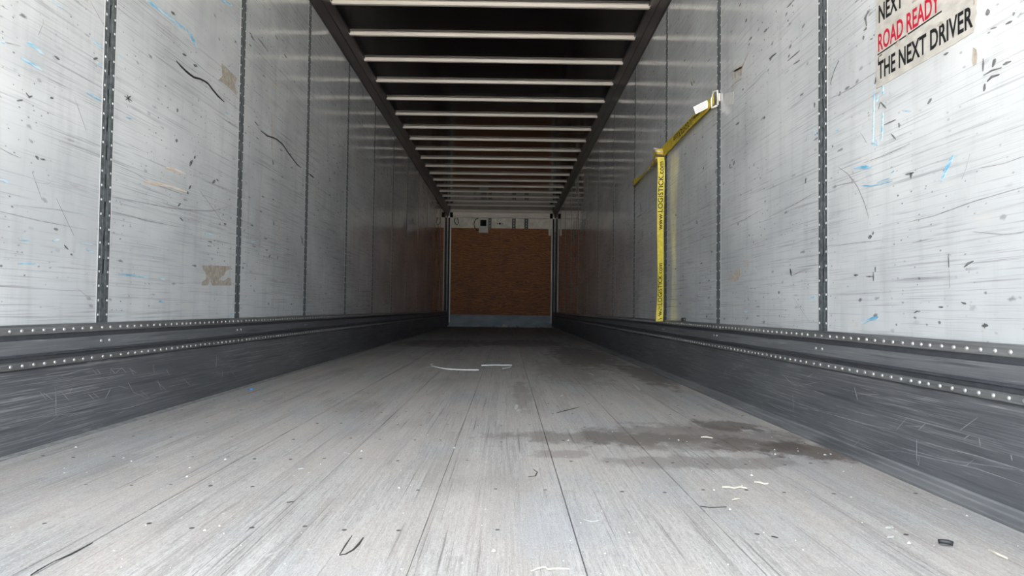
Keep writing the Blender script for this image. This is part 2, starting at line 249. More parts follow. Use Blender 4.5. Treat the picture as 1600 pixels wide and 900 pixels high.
def make_scuff_steel(name, dark, light, k=1.0):
    t = NT(name)
    blot = t.noise((1, 1.4, 7), detail=5, rough=0.62)
    c = t.mix(t.ramp(blot, 0.35, 0.68), dark, light)
    for i, (rot, sy, sz, a, b, kk) in enumerate(((0.0, 1.6, 260, 0.52, 0.70, 0.8), (0.05, 2.4, 330, 0.55, 0.70, 0.8),
                                               (-0.06, 3.0, 290, 0.56, 0.70, 0.8), (0.7, 5, 120, 0.62, 0.70, 0.8), (-0.9, 6, 100, 0.62, 0.70, 0.7))):
        s = t.noise((1, sy, sz), (rot, 0, 0), (0, i * 2.7, i), detail=3, rough=0.65)
        msk = t.ramp(t.noise((1, 1.8, 6), (0, 0, 0), (3, i * 6.1, 0), detail=3), 0.40, 0.62)
        c = t.mix(t.math('MULTIPLY', t.ramp(s, a, b, 0, kk * k), msk), c, (0.34, 0.345, 0.35))
    dk = t.ramp(t.noise((1, 2, 60), (0.0, 0, 0), (7, 3, 3), detail=4), 0.55, 0.7, 0, 0.6)
    c = t.mix(dk, c, (0.045, 0.048, 0.055))
    t.base(c, t.ramp(blot, 0.3, 0.7, 0.34, 0.5), 0.35, 0.5)
    t.bump(t.noise((1, 2, 26), detail=3), 0.12, 0.004)
    return t.m

def make_plywood():
    t = NT('plywood')
    w = t.n('ShaderNodeTexWave', wave_type='BANDS', bands_direction='Z')
    t.l(t.mapped((0.6, 1, 1.6)), w.inputs['Vector'])
    w.inputs['Scale'].default_value = 4.2
    w.inputs['Distortion'].default_value = 15.0
    w.inputs['Detail'].default_value = 3.0
    w.inputs['Detail Scale'].default_value = 1.3
    c = t.mix(w.outputs['Fac'], PLY_A, PLY_B)
    n = t.noise((3, 1, 5), detail=5, rough=0.65)
    c = t.mix(t.ramp(n, 0.5, 0.7, 0, 0.55), c, (0.09, 0.028, 0.010))
    g = t.noise((4, 1, 90), detail=3)
    c = t.mix(t.ramp(g, 0.5, 0.7, 0, 0.4), c, (0.12, 0.04, 0.012))
    t.base(c, 0.55, 0, 0.4)
    return t.m

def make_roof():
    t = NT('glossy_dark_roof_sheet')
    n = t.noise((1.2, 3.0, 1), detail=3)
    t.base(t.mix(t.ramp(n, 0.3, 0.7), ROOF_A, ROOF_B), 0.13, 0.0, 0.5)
    h = t.math('ADD', t.noise((2.2, 2.4, 1), detail=2), t.math('MULTIPLY', t.noise((0.8, 7, 1), detail=2), 0.5))
    t.bump(h, 0.05, 0.02)
    return t.m

LINER_A, LINER_B = (0.40, 0.418, 0.432), (0.53, 0.55, 0.562)
PLY_A, PLY_B = (0.16, 0.045, 0.006), (0.34, 0.115, 0.016)
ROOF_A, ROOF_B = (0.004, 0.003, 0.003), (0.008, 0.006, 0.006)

M = dict(
    liner=make_liner(),
    wood=make_wood_floor(),
    scuff=make_scuff_steel('worn_scuff_steel', (0.085, 0.09, 0.10), (0.15, 0.155, 0.165)),
    scuff_mid=make_scuff_steel('worn_middle_steel', (0.12, 0.127, 0.14), (0.18, 0.187, 0.2), 0.7),
    rail=make_scuff_steel('rivet_rail_steel', (0.12, 0.123, 0.126), (0.20, 0.203, 0.205), 0.7),
    groove=plain('dark_channel_steel', (0.075, 0.08, 0.092), 0.5, 0.3),
    rivet=plain('zinc_rivet', (0.40, 0.40, 0.39), 0.35, 0.5),
    post_rivet=plain('white_post_rivet', (0.62, 0.63, 0.63), 0.4),
    post=plain('dark_galvanised_post', (0.095, 0.107, 0.115), 0.55, 0.0, 0.25, var=0.5, vs=(40, 60, 60)),
    hollow=plain('post_hollow', (0.02, 0.02, 0.022), 0.7),
    ply=make_plywood(),
    roof=make_roof(),
    bow=plain('grey_bow_aluminium', (0.42, 0.395, 0.36), 0.42, 0.0, var=0.12, vs=(3, 20, 20)),
    toprail=plain('dark_top_rail', (0.034, 0.029, 0.031), 0.42, 0.0, var=0.35, vs=(6, 3, 12)),
    kick=plain('blue_grey_kick_plate', (0.20, 0.235, 0.27), 0.5, 0.1, var=0.3, vs=(4, 1, 9)),
    cream=plain('cream_front_liner', (0.74, 0.70, 0.60), 0.4, var=0.25, vs=(9, 1, 9)),
    header=plain('pale_header_beam', (0.78, 0.72, 0.64), 0.4, var=0.15, vs=(4, 4, 30)),
    strip=plain('pale_corner_strip', (0.78, 0.76, 0.68), 0.35, var=0.15),
    edge=make_scuff_steel('floor_edge_steel', (0.17, 0.175, 0.185), (0.27, 0.272, 0.275)),
    edge_left=plain('dusty_floor_edge', (0.26, 0.26, 0.255), 0.7, var=0.4, vs=(60, 20, 60)),
    joint=plain('dark_joint', (0.03, 0.027, 0.025), 0.9),
    skin=plain('outer_skin', (0.5, 0.5, 0.5), 0.6),
    yellow=plain('yellow_webbing', (0.60, 0.50, 0.06), 0.62, var=0.3, vs=(40, 40, 40)),
    olive=plain('deep_yellow_webbing', (0.58, 0.44, 0.03), 0.62, var=0.35, vs=(20, 20, 40)),  # deeper yellow than the tail, for the stretched webbing and buckle
    print=plain('black_print', (0.010, 0.010, 0.012), 0.85, 0.0, 0.15),
    bead=plain('white_sealant', (0.60, 0.61, 0.61), 0.6, var=0.15),
    white=plain('white_tag', (0.62, 0.62, 0.60), 0.5, var=0.08),
    zinc=plain('zinc_fitting', (0.62, 0.58, 0.50), 0.35, 0.6),
    rust=plain('brown_steel_wire', (0.16, 0.10, 0.07), 0.5, 0.4),
    tape=plain('cloudy_tape', (0.52, 0.53, 0.52), 0.3, var=0.15, vs=(50, 50, 50)),
    decal=plain('aged_decal_film', (0.42, 0.405, 0.375), 0.4, var=0.25, vs=(10, 24, 45)),
    red=plain('red_print', (0.36, 0.010, 0.028), 0.8, 0.0, 0.2, var=0.2, vs=(50, 50, 80)),
    dark=plain('black_rubber_mark', (0.15, 0.155, 0.16), 0.6, var=0.65, vs=(90, 90, 90)),
    crack=plain('crack_black', (0.012, 0.012, 0.014), 0.7),
    scratch=plain('grey_scratch', (0.30, 0.30, 0.305), 0.5, var=0.5, vs=(20, 40, 40)),
    blue=NT('blue_chalk').m,
    orange=NT('orange_rub').m,
    tan=plain('old_glue', (0.36, 0.325, 0.28), 0.7, var=0.35, vs=(40, 60, 60)),
    pale=plain('pale_scrape', (0.50, 0.50, 0.49), 0.7, var=0.25, vs=(80, 60, 60)),
    steelscr=plain('bright_steel_scratch', (0.30, 0.305, 0.31), 0.5, var=0.3),
    chip=plain('pale_wood_chip', (0.68, 0.66, 0.61), 0.7, var=0.2),
    straw=plain('pale_straw_splinter', (0.60, 0.56, 0.46), 0.7, var=0.2),
    plastic=plain('white_plastic_band', (0.72, 0.73, 0.72), 0.35, var=0.1),
    rubber=plain('black_rubber', (0.02, 0.02, 0.024), 0.5),
    bluebit=plain('blue_plastic_bit', (0.05, 0.28, 0.6), 0.5),
    box=plain('grey_white_plastic', (0.62, 0.61, 0.58), 0.4, var=0.08),
    black=plain('black_plastic', (0.006, 0.006, 0.006), 0.9, 0.0, 0.1),
    concrete=plain('yard_concrete', (0.40, 0.385, 0.36), 0.85, var=0.2, vs=(0.6, 0.6, 1)),
    screw=plain('dark_screw', (0.10, 0.095, 0.09), 0.6, 0.3),
)

def rub(m, col, under, lo, hi):
    """rubbed-on colour, broken up by streaks along the trailer"""
    t = NT.__new__(NT)
    t.m = m; t.t = m.node_tree; t.b = t.t.nodes['Principled BSDF']; t._pos = None
    n = t.noise((1, 14, 90), (0.05, 0, 0), detail=4, rough=0.65)
    t.base(t.mix(t.ramp(n, lo, hi), under, col), 0.5)
rub(M['blue'], (0.10, 0.31, 0.48), (0.40, 0.48, 0.52), 0.38, 0.60)
rub(M['orange'], (0.50, 0.37, 0.25), (0.52, 0.52, 0.51), 0.42, 0.62)

# ------------------------------------------------------------------ mesh helpers
class MB:
    def __init__(self):
        self.v, self.f = [], []
    def add(self, vs, fs):
        o = len(self.v)
        self.v += [tuple(p) for p in vs]
        self.f += [tuple(i + o for i in f) for f in fs]
        return self
    def box(self, x0, x1, y0, y1, z0, z1):
        v = [(x, y, z) for x in (x0, x1) for y in (y0, y1) for z in (z0, z1)]
        return self.add(v, [(0, 1, 3, 2), (4, 6, 7, 5), (0, 4, 5, 1), (2, 3, 7, 6), (0, 2, 6, 4), (1, 5, 7, 3)])
    def extrude_y(self, prof, y0, y1):
        """closed profile of (x, z) swept along y"""
        n = len(prof)
        v = [(x, y0, z) for x, z in prof] + [(x, y1, z) for x, z in prof]
        f = [(i, (i + 1) % n, n + (i + 1) % n, n + i) for i in range(n)]
        return self.add(v, f + [tuple(range(n))[::-1], tuple(range(n, 2 * n))])
    def extrude_x(self, prof, x0, x1):
        n = len(prof)
        v = [(x0, y, z) for y, z in prof] + [(x1, y, z) for y, z in prof]
        f = [(i, (i + 1) % n, n + (i + 1) % n, n + i) for i in range(n)]
        return self.add(v, f + [tuple(range(n))[::-1], tuple(range(n, 2 * n))])
    def dome(self, c, r, h, axis, seg=8):
        """a low rivet head; axis = unit direction it faces"""
        a = Vector(axis)
        e1 = Vector((0, 1, 0)) if abs(a.y) < 0.9 else Vector((1, 0, 0))
        e2 = a.cross(e1).normalized(); e1 = e2.cross(a).normalized()
        c = Vector(c); v = []
        for rr, hh in ((1.0, 0.0), (0.78, 0.62)):
            for i in range(seg):
                t = 2 * math.pi * i / seg
                v.append(c + e1 * math.cos(t) * r * rr + e2 * math.sin(t) * r * rr + a * h * hh)
        v.append(c + a * h)
        f = [(i, (i + 1) % seg, seg + (i + 1) % seg, seg + i) for i in range(seg)]
        f += [(seg + i, seg + (i + 1) % seg, 2 * seg) for i in range(seg)]
        return self.add(v, f)
    def tube(self, pts, r, seg=6):
        pts = [Vector(p) for p in pts]; v = []; f = []
        for i, p in enumerate(pts):
            d = (pts[min(i + 1, len(pts) - 1)] - pts[max(i - 1, 0)]).normalized()
            e = Vector((0, 0, 1)) if abs(d.z) < 0.9 else Vector((1, 0, 0))
            a = d.cross(e).normalized(); b = a.cross(d)
            for k in range(seg):
                t = 2 * math.pi * k / seg
                v.append(p + a * math.cos(t) * r + b * math.sin(t) * r)
        for i in range(len(pts) - 1):
            for k in range(seg):
                k2 = (k + 1) % seg
                f.append((i * seg + k, i * seg + k2, (i + 1) * seg + k2, (i + 1) * seg + k))
        f += [tuple(range(seg))[::-1], tuple(range((len(pts) - 1) * seg, len(pts) * seg))]
        return self.add(v, f)
    def ribbon(self, pts, wdir, w, th, ndir):
        """flat band through pts: wdir = width direction(s), ndir = thickness direction(s)"""
        v = []; f = []
        n = len(pts)
        for i, p in enumerate(pts):
            p = Vector(p)
            a = Vector(wdir[i] if isinstance(wdir, list) else wdir).normalized()
            b = Vector(ndir[i] if isinstance(ndir, list) else ndir).normalized()
            ww = w[i] if isinstance(w, list) else w
            v += [p + a * ww / 2 + b * th / 2, p - a * ww / 2 + b * th / 2, p - a * ww / 2 - b * th / 2, p + a * ww / 2 - b * th / 2]
        for i in range(n - 1):
            for k in range(4):
                k2 = (k + 1) % 4
                f.append((4 * i + k, 4 * i + k2, 4 * i + 4 + k2, 4 * i + 4 + k))
        f += [(3, 2, 1, 0), (4 * n - 4, 4 * n - 3, 4 * n - 2, 4 * n - 1)]
        return self.add(v, f)
    def build(self, name, mat, parent=None, at=None, smooth=False, bevel=0.0):
        """ONE mesh object; verts are world coordinates, origin goes to `at` (or the parent's place)"""
        base = Vector((0, 0, 0))
        if parent is not None:
            base = WORLD.get(parent.name, base)
        org = Vector(at) if at is not None else base
        me = bpy.data.meshes.new(name)
        me.from_pydata([tuple(Vector(p) - org) for p in self.v], [], self.f)
        bm = bmesh.new(); bm.from_mesh(me)
        bmesh.ops.recalc_face_normals(bm, faces=bm.faces)
        if bevel:
            bmesh.ops.bevel(bm, geom=list(bm.edges), offset=bevel, segments=1, affect='EDGES')
        bm.to_mesh(me); bm.free()
        me.materials.append(M[mat])
        if smooth:
            for p in me.polygons:
                p.use_smooth = True
        o = bpy.data.objects.new(name, me)
        COL.objects.link(o)
        if parent is not None:
            o.parent = parent
        o.location = org - base
        WORLD[o.name] = org
        return o

WORLD = {}
def copy_part(src, parent, loc):
    c = src.copy(); COL.objects.link(c); c.parent = parent
    base = WORLD.get(parent.name, Vector((0, 0, 0)))
    c.location = Vector(loc) - base
    WORLD[c.name] = Vector(loc)
    return c
def thing(name, label, cat, at, group=None):
    o = bpy.data.objects.new(name, None)
    o.empty_display_size = 0.05
    COL.objects.link(o)
    o.location = at
    WORLD[o.name] = Vector(at)
    return tag(o, label, cat, group)
def tag(o, label, cat, group=None):
    o['label'] = label; o['category'] = cat
    if group:
        o['group'] = group
    return o
def struct(o, label=None, cat=None):
    o['kind'] = 'structure'
    if label:
        o['label'] = label
    if cat:
        o['category'] = cat
    return o

def text_shape(body, size_x, cap_h, bold=0.0):
    """2-D lettering scaled to a given width and capital height -> verts, faces in (0..size_x, 0..)"""
    cu = bpy.data.curves.new('lettering', 'FONT')
    cu.body = body; cu.size = 1.0; cu.offset = bold; cu.resolution_u = 3
    ob = bpy.data.objects.new('lettering', cu)
    COL.objects.link(ob)
    bpy.context.view_layer.update()
    me = bpy.data.meshes.new_from_object(ob.evaluated_get(bpy.context.evaluated_depsgraph_get()))
    xs = [v.co.x for v in me.vertices]
    x0, x1 = min(xs), max(xs)
    kx, ky = size_x / (x1 - x0), cap_h / 0.69
    vs = [((v.co.x - x0) * kx, v.co.y * ky) for v in me.vertices]
    fs = [tuple(p.vertices) for p in me.polygons]
    bpy.data.objects.remove(ob, do_unlink=True)
    bpy.data.curves.remove(cu); bpy.data.meshes.remove(me)
    return vs, fs

def stroke_poly(pts, w, jag=0.0, rnd=random):
    """tapered flat stroke along 2-D points -> closed outline"""
    P = [Vector(p) for p in pts]
    if len(P) == 2:
        P = [P[0], P[0].lerp(P[1], 0.35), P[0].lerp(P[1], 0.7), P[1]]
    a, b = [], []
    for i, p in enumerate(P):
        d = (P[min(i + 1, len(P) - 1)] - P[max(i - 1, 0)])
        d = d.normalized() if d.length > 1e-9 else Vector((1, 0))
        n = Vector((-d.y, d.x))
        k = 0.35 if i in (0, len(P) - 1) else 1.0
        a.append(p + n * w / 2 * k * (1 + rnd.uniform(-jag, jag)))
        b.append(p - n * w / 2 * k * (1 + rnd.uniform(-jag, jag)))
    return a, b

def plate(mb, poly2, to3, n, th):
    """thin solid from a 2-D outline"""
    m = len(poly2)
    lo = [Vector(to3(*p)) for p in poly2]
    hi = [p + Vector(n) * th for p in lo]
    mb.add(lo + hi, [tuple(range(m))[::-1], tuple(range(m, 2 * m))] + [(i, (i + 1) % m, m + (i + 1) % m, m + i) for i in range(m)])

def plate_stroke(mb, a, b, to3, n, th):
    m = len(a)
    A = [Vector(to3(*p)) for p in a]; B = [Vector(to3(*p)) for p in b]
    nn = Vector(n) * th
    v = A + B + [p + nn for p in A] + [p + nn for p in B]
    f = []
    for i in range(m - 1):
        f += [(2 * m + i, 2 * m + i + 1, 3 * m + i + 1, 3 * m + i), (i, i + 1, 2 * m + i + 1, 2 * m + i), (m + i, 3 * m + i, 3 * m + i + 1, m + i + 1)]
    f += [(0, 2 * m, 3 * m, m), (m - 1, 2 * m - 1, 4 * m - 1, 3 * m - 1)]
    mb.add(v, f)

# ------------------------------------------------------------------ floor of long boards
RND = random.Random(5)
floor = struct(MB().box(XL - 0.05, XR + 0.05, YR, YF + 0.05, -0.09, -0.032).build('floor', 'joint'), 'dark underfloor below the long wooden floor boards')
JOINTS = [-1.395, -1.060, -0.7600, -0.4590, -0.1590, 0.1385, 0.4400, 0.7440, 1.048]
planks = []
for i in range(len(JOINTS) - 1):
    x0, x1 = JOINTS[i], JOINTS[i + 1]
    cuts = [YR, 3.02, YF] if i == 5 else ([YR, 9.4, YF] if i % 2 else [YR, 11.2, YF])
    for y0, y1 in zip(cuts[:-1], cuts[1:]):
        dz = RND.uniform(-0.0015, 0.0)
        mb = MB()
        g = RND.choice((0.0004, 0.0008, 0.0012))
        prof = [(x0 + g, -0.03), (x1 - g, -0.03), (x1 - g, dz - 0.0012), (x1 - g - 0.0012, dz), (x0 + g + 0.0012, dz), (x0 + g, dz - 0.0012)]
        mb.extrude_y(prof, y0 + 0.001, y1 - 0.001)
        p = mb.build('floor_plank', 'wood', floor)
        planks.append((x0, x1, y0, y1, p))
scr = None
for (x0, x1, y0, y1, p) in planks:
    for k in range(0, 12):
        y = 0.47 + 0.3048 * k
        if not (y0 + 0.02 < y < min(y1 - 0.02, 3.7)):
            continue
        for fx in (0.17, 0.5, 0.83):
            x = x0 + (x1 - x0) * fx
            yy = y + RND.uniform(-0.02, 0.02)
            x += RND.uniform(-0.012, 0.012)
            if RND.random() < 0.3:
                continue
            if scr is None:
                scr = MB().dome((x, yy, -0.0006), 0.0055, 0.0012, (0, 0, 1), 6).build('screw', 'screw', p, at=(x, yy, 0))
            else:
                copy_part(scr, p, (x, yy, 0))

# ------------------------------------------------------------------ side walls: outer sheet > liner panels, slotted posts
def side_wall(name, X, s, marks):
    """X = liner face, s = +1 when the wall's inside faces +x"""
    w = struct(MB().box(X - s * 0.075, X - s * 0.05, YR, YF + 0.06, -0.09, ROOF + 0.05).build(name, 'skin'))
    edges = [YR - 0.034] + POSTS
    panels = []
    for k in range(len(edges)):
        y0 = edges[k] + 0.034
        y1 = (edges[k + 1] - 0.034) if k + 1 < len(edges) else YF
        z0, z1 = 0.345, 2.66
        mb = MB()
        b = 0.002
        mb.extrude_y([(X - s * 0.012, z0), (X, z0), (X, z1), (X - s * 0.012, z1)], y0, y1)
        panels.append((y0, y1, mb.build('wall_panel', 'liner', w)))
    # slotted logistics posts: a plate with real slots over a dark hollow
    proto = None
    xf, hw = X + s * 0.0012, 0.0336
    for py in POSTS:
        if proto is None:
            mb = MB()
            sw = 0.0055
            xa, xb = sorted((xf, xf - s * 0.003))
            zs = [0.345] + [z for k in range(21) for z in (0.545 + k * 0.1016, 0.545 + k * 0.1016 + 0.052)] + [2.66]
            mb.box(xa, xb, py - hw, py - sw, zs[0], zs[-1])
            mb.box(xa, xb, py + sw, py + hw, zs[0], zs[-1])
            for i in range(0, len(zs), 2):
                mb.box(xa, xb, py - sw, py + sw, zs[i], zs[i + 1])
            # pressed rib down each side of the slots
            for q in (-0.0135, 0.0135):
                mb.extrude_x([(py + q - 0.003, zs[0]), (py + q + 0.003, zs[0]), (py + q + 0.003, zs[-1]), (py + q - 0.003, zs[-1])], *sorted((xf, xf + s * 0.0012)))
            proto = mb.build('logistics_post', 'post', w, at=(0, py, 0))
            hb = MB()
            xa, xb = sorted((xf - s * 0.016, xf - s * 0.02))
            hollow = hb.box(xa, xb, py - hw, py + hw, 0.345, 2.66).build('post_back', 'hollow', proto)
            sb = MB()
            for q in (-0.0365, 0.0365):
                sb.box(*sorted((X - s * 0.002, X + s * 0.0003)), py + q - 0.0022, py + q + 0.0022, 0.345, 2.66)
            bead = sb.build('sealant_bead', 'bead', proto)
            rb = MB()
            z = 0.40
            while z < 2.6:
                for q in (-0.026, 0.026):
                    rb.dome((xf, py + q, z), 0.0046, 0.0015, (s, 0, 0), 6)
                z += 0.0508
            riv = rb.build('rivets', 'post_rivet', proto)
            riv['kind'] = 'stuff'
        else:
            c = copy_part(proto, w, (0, py, 0))
            for ch in (hollow, bead, riv):
                d = ch.copy(); COL.objects.link(d); d.parent = c; d.location = ch.location
    # marks lie on the panels they were rubbed or scratched into
    names = dict(dark='scuff_mark', crack='crack', scratch='scratch', blue='chalk_mark', orange='rub_mark', tan='glue_residue')
    rnd = random.Random(3)
    lift = dict(scratch=0.0, tan=0.0003, orange=0.0005, blue=0.0007, dark=0.0010, crack=0.0012)
    for kind, lst in marks.items():
        for wd, flat in lst:
            pts = [(flat[i] / 1000, flat[i + 1] / 1000) for i in range(0, len(flat), 2)]
            yc = sum(p[0] for p in pts) / len(pts)
            par = next((p for a, b2, p in panels if a - 0.04 <= yc <= b2 + 0.04), None)
            if par is None:
                continue
            mb = MB()
            to3 = lambda y, z: (X + s * 0.0002, y, z)
            if wd == 0:
                plate(mb, pts, to3, (s, 0, 0), 0.0006 + lift[kind])
            else:
                jag = 0.35 if kind in ('dark', 'tan', 'blue') else 0.1
                if kind in ('blue', 'orange', 'tan') and len(pts) >= 2:      # smoother, wider rubs
                    q = []
                    for a_, b_ in zip(pts[:-1], pts[1:]):
                        q += [tuple(Vector(a_).lerp(Vector(b_), t)) for t in (0, 0.33, 0.66)]
                    pts = q + [pts[-1]]
                a, b = stroke_poly(pts, wd / 1000, jag, rnd)
                plate_stroke(mb, a, b, to3, (s, 0, 0), 0.0006 + lift[kind])
            mb.build(names[kind], kind, par)
    return w

wall_left = side_wall('wall_left', XL, 1, LEFT_MARKS)
wall_right = side_wall('wall_right', XR, -1, RIGHT_MARKS)

# ------------------------------------------------------------------ steel scuff liner along the foot of each wall
OFFS = [0.025] + [0.088 + 0.0483 * k for k in range(11)]
OFFS = OFFS + [BAY / 2] + [BAY - o for o in reversed(OFFS)]
def scuff(name, X, s):
    def band(pr, nm, mat, par):
        return MB().extrude_y([(X + s * o, z) for o, z in pr], YR, YF).build(nm, mat, par)
    base = struct(band([(-0.045, -0.03), (0.018, -0.03), (0.018, 0.236), (0.012, 0.243), (-0.045, 0.243)], name, 'scuff', None))
    band([(-0.01, 0.2435), (0.0205, 0.2435), (0.0225, 0.246), (0.0225, 0.262), (0.020, 0.2645), (-0.01, 0.2645)], 'rivet_rail', 'rail', base)
    band([(-0.01, 0.265), (0.014, 0.265), (0.014, 0.276), (0.022, 0.279), (0.023, 0.283), (0.016, 0.286), (-0.01, 0.286)], 'ridge_channel', 'groove', base)
    band([(-0.01, 0.2862), (0.015, 0.2862), (0.015, 0.327), (-0.01, 0.327)], 'middle_plate', 'scuff_mid', base)
    band([(-0.01, 0.3275), (0.008, 0.3275), (0.008, 0.343), (-0.01, 0.343)], 'channel', 'groove', base)
    band([(-0.006, 0.3435), (0.015, 0.3435), (0.0175, 0.346), (0.0175, 0.3655), (0.0165, 0.368), (0.0125, 0.368), (0.0125, 0.3725), (-0.006, 0.3725)], 'rivet_rail', 'rail', base)
    far = MB(); proto = None
    for b in [POST0] + POSTS:
        for o in OFFS:
            y = b + o
            if not (YR + 0.05 < y < YF - 0.1):
                continue
            for xo, z in ((0.0225, 0.2540), (0.0175, 0.3555)):
                if y < 4.95:
                    if proto is None:
                        proto = MB().dome((X + s * xo, y, z), 0.0060, 0.0045, (s, 0, 0), 10).build('rivet', 'rivet', base, at=(X + s * xo, y, z), smooth=True)
                    else:
                        copy_part(proto, base, (X + s * xo, y, z))
                else:
                    far.dome((X + s * xo, y, z), 0.0060, 0.0045, (s, 0, 0), 6)
    for py in POSTS:
        for q in (-0.025, 0.025):
            if py < 5.2:
                copy_part(proto, base, (X + s * 0.015, py + q, 0.309))
            else:
                far.dome((X + s * 0.015, py + q, 0.309), 0.0060, 0.0045, (s, 0, 0), 6)
    o = far.build('far_rivets', 'rivet', base, smooth=True)
    o['kind'] = 'stuff'
    return base
base_left = scuff('baseboard_left', XL, 1)
base_right = scuff('baseboard_right', XR, -1)

# scratches cut into the scuff plates
def scuff_scratches(base, X, s, strokes):
    n = (s, 0, 0)
    for pts in strokes:
        mb = MB()
        a, b = stroke_poly([(p[0], p[1]) for p in pts], 0.0017, 0.4, RND)
        plate_stroke(mb, a, b, lambda y, z: (X + s * 0.0181, y, z), n, 0.0004)
        mb.build('scratch', 'steelscr', base)
scuff_scratches(base_left, XL, 1, SCUFF_LEFT)
scuff_scratches(base_right, XR, -1, SCUFF_RIGHT)

# edge strips where floor meets scuff plate
t_l = struct(MB().extrude_y([(XL + 0.0185, -0.03), (XL + 0.0405 - 0.002, -0.03), (XL + 0.0405 - 0.002, 0.0), (XL + 0.0185, 0.004)], YR, YF).build('trim_1', 'edge_left'))
t_r = struct(MB().extrude_y([(XR - 0.0185, -0.03), (1.052, -0.03), (1.052, 0.003), (1.058, 0.005), (1.082, 0.006), (1.085, 0.010), (XR - 0.022, 0.011), (XR - 0.0185, 0.016)], YR, YF).build('trim_2', 'edge'))

# ------------------------------------------------------------------ roof, bows, top rails
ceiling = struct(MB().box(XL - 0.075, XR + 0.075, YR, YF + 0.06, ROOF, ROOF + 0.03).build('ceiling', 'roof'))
proto = None
BOWS = [5.262 + 0.6096 * k for k in range(-8, 18)]
for y in BOWS:
    if proto is None:
        h = 0.028
        pr = [(y - 0.032, ROOF - 0.0005), (y - 0.032, ROOF - 0.003), (y - 0.020, ROOF - 0.003), (y - 0.015, ROOF - h + 0.003), (y - 0.012, ROOF - h),
              (y + 0.012, ROOF - h), (y + 0.015, ROOF - h + 0.003), (y + 0.020, ROOF - 0.003), (y + 0.032, ROOF - 0.003), (y + 0.032, ROOF - 0.0005)]
        proto = MB().extrude_x(pr, XL + 0.055, XR - 0.055).build('roof_bow', 'bow', ceiling, at=(0, y, 0))
    else:
        copy_part(proto, ceiling, (0, y, 0))

def top_rail(name, X, s):
    pr = [(-0.05, RAIL_Z), (0.010, RAIL_Z), (0.014, RAIL_Z + 0.004), (0.030, RAIL_Z + 0.092), (0.036, RAIL_Z + 0.098), (0.058, ROOF - 0.012), (0.064, ROOF - 0.008), (0.064, ROOF - 0.001), (-0.05, ROOF - 0.001)]
    r = struct(MB().extrude_y([(X + s * o, z) for o, z in pr], YR, YF).build(name, 'toprail'))
    proto = None
    for y in BOWS:
        p = (X + s * 0.0575, y - 0.05, ROOF - 0.026)
        if proto is None:
            proto = MB().dome(p, 0.0075, 0.006, (s * 0.99, 0, -0.14), 8).build('rivet', 'rivet', r, at=p)
        else:
            copy_part(proto, r, p)
    return r
top_rail('trim_3', XL, 1)
top_rail('trim_4', XR, -1)

# ------------------------------------------------------------------ front wall
wf = struct(MB().box(XL - 0.05, XR + 0.05, YF + 0.03, YF + 0.06, -0.05, ROOF).build('wall_front', 'skin'))
PX0, PX1 = XL + 0.090, XR - 0.090
xm = (PX0 + PX1) / 2
for a, b in ((PX0, xm - 0.0004), (xm + 0.0004, PX1)):
    MB().box(a, b, YF - 0.016, YF + 0.003, 0.276, 2.353).build('plywood_panel', 'ply', wf)
MB().box(PX0 - 0.02, PX1 + 0.02, YF - 0.024, YF + 0.003, 0.0, 0.284).build('kick_plate', 'kick', wf)
MB().box(XL + 0.002, XR - 0.002, YF + 0.004, YF + 0.028, 2.284, 2.640).build('front_liner', 'cream', wf)
for a, b in ((-0.463, -0.392), (0.102, 0.188), (0.397, 0.489)):
    mb = MB()
    c = (a + b) / 2
    mb.box(a, c - 0.008, YF - 0.002, YF + 0.0035, 2.354, 2.599)
    mb.box(c + 0.008, b, YF - 0.002, YF + 0.0035, 2.354, 2.599)
    for z in (2.380, 2.447, 2.513, 2.579):
        mb.box(c - 0.008, c + 0.008, YF - 0.002, YF + 0.0035, z - 0.012, z + 0.012)
    mb.build('front_post', 'post', wf)
for x in (-0.245, -0.188, -0.125):
    big = abs(x + 0.188) < 0.01
    MB().dome((x, YF + 0.004, 2.467), 0.026 if big else 0.013, 0.008, (0, -1, 0), 10).build('plug', 'black' if big else 'post', wf)
hd = struct(MB().extrude_x([(YF + 0.028, 2.594), (YF - 0.07, 2.594), (YF - 0.085, 2.605), (YF - 0.085, 2.640), (YF - 0.075, 2.650), (YF - 0.075, 2.714), (YF - 0.05, 2.742), (YF - 0.02, ROOF - 0.002), (YF + 0.028, ROOF - 0.002)], XL + 0.07, XR - 0.07).build('trim_5', 'header'))
for nm, X, s in (('trim_6', XL, 1), ('trim_7', XR, -1)):
    def bx(o0, o1, y0, y1, z0, z1):
        return MB().box(*sorted((X + s * o0, X + s * o1)), y0, y1, z0, z1)
    cp = struct(bx(0.019, 0.062, YF - 0.05, YF + 0.0035, 0.02, 2.590).build(nm, 'hollow'))
    bx(0.062, 0.086, YF - 0.062, YF + 0.0035, 0.10, 2.590).build('edge_strip', 'strip', cp)
    bx(0.066, 0.130, YF - 0.16, YF - 0.086, 2.594, 2.701).build('corner_bracket', 'black', cp)
MB().box(0.973, 1.024, YF - 0.085, YF - 0.063, 2.192, 2.579).build('corner_pad', 'cream', bpy.data.objects['trim_7'])

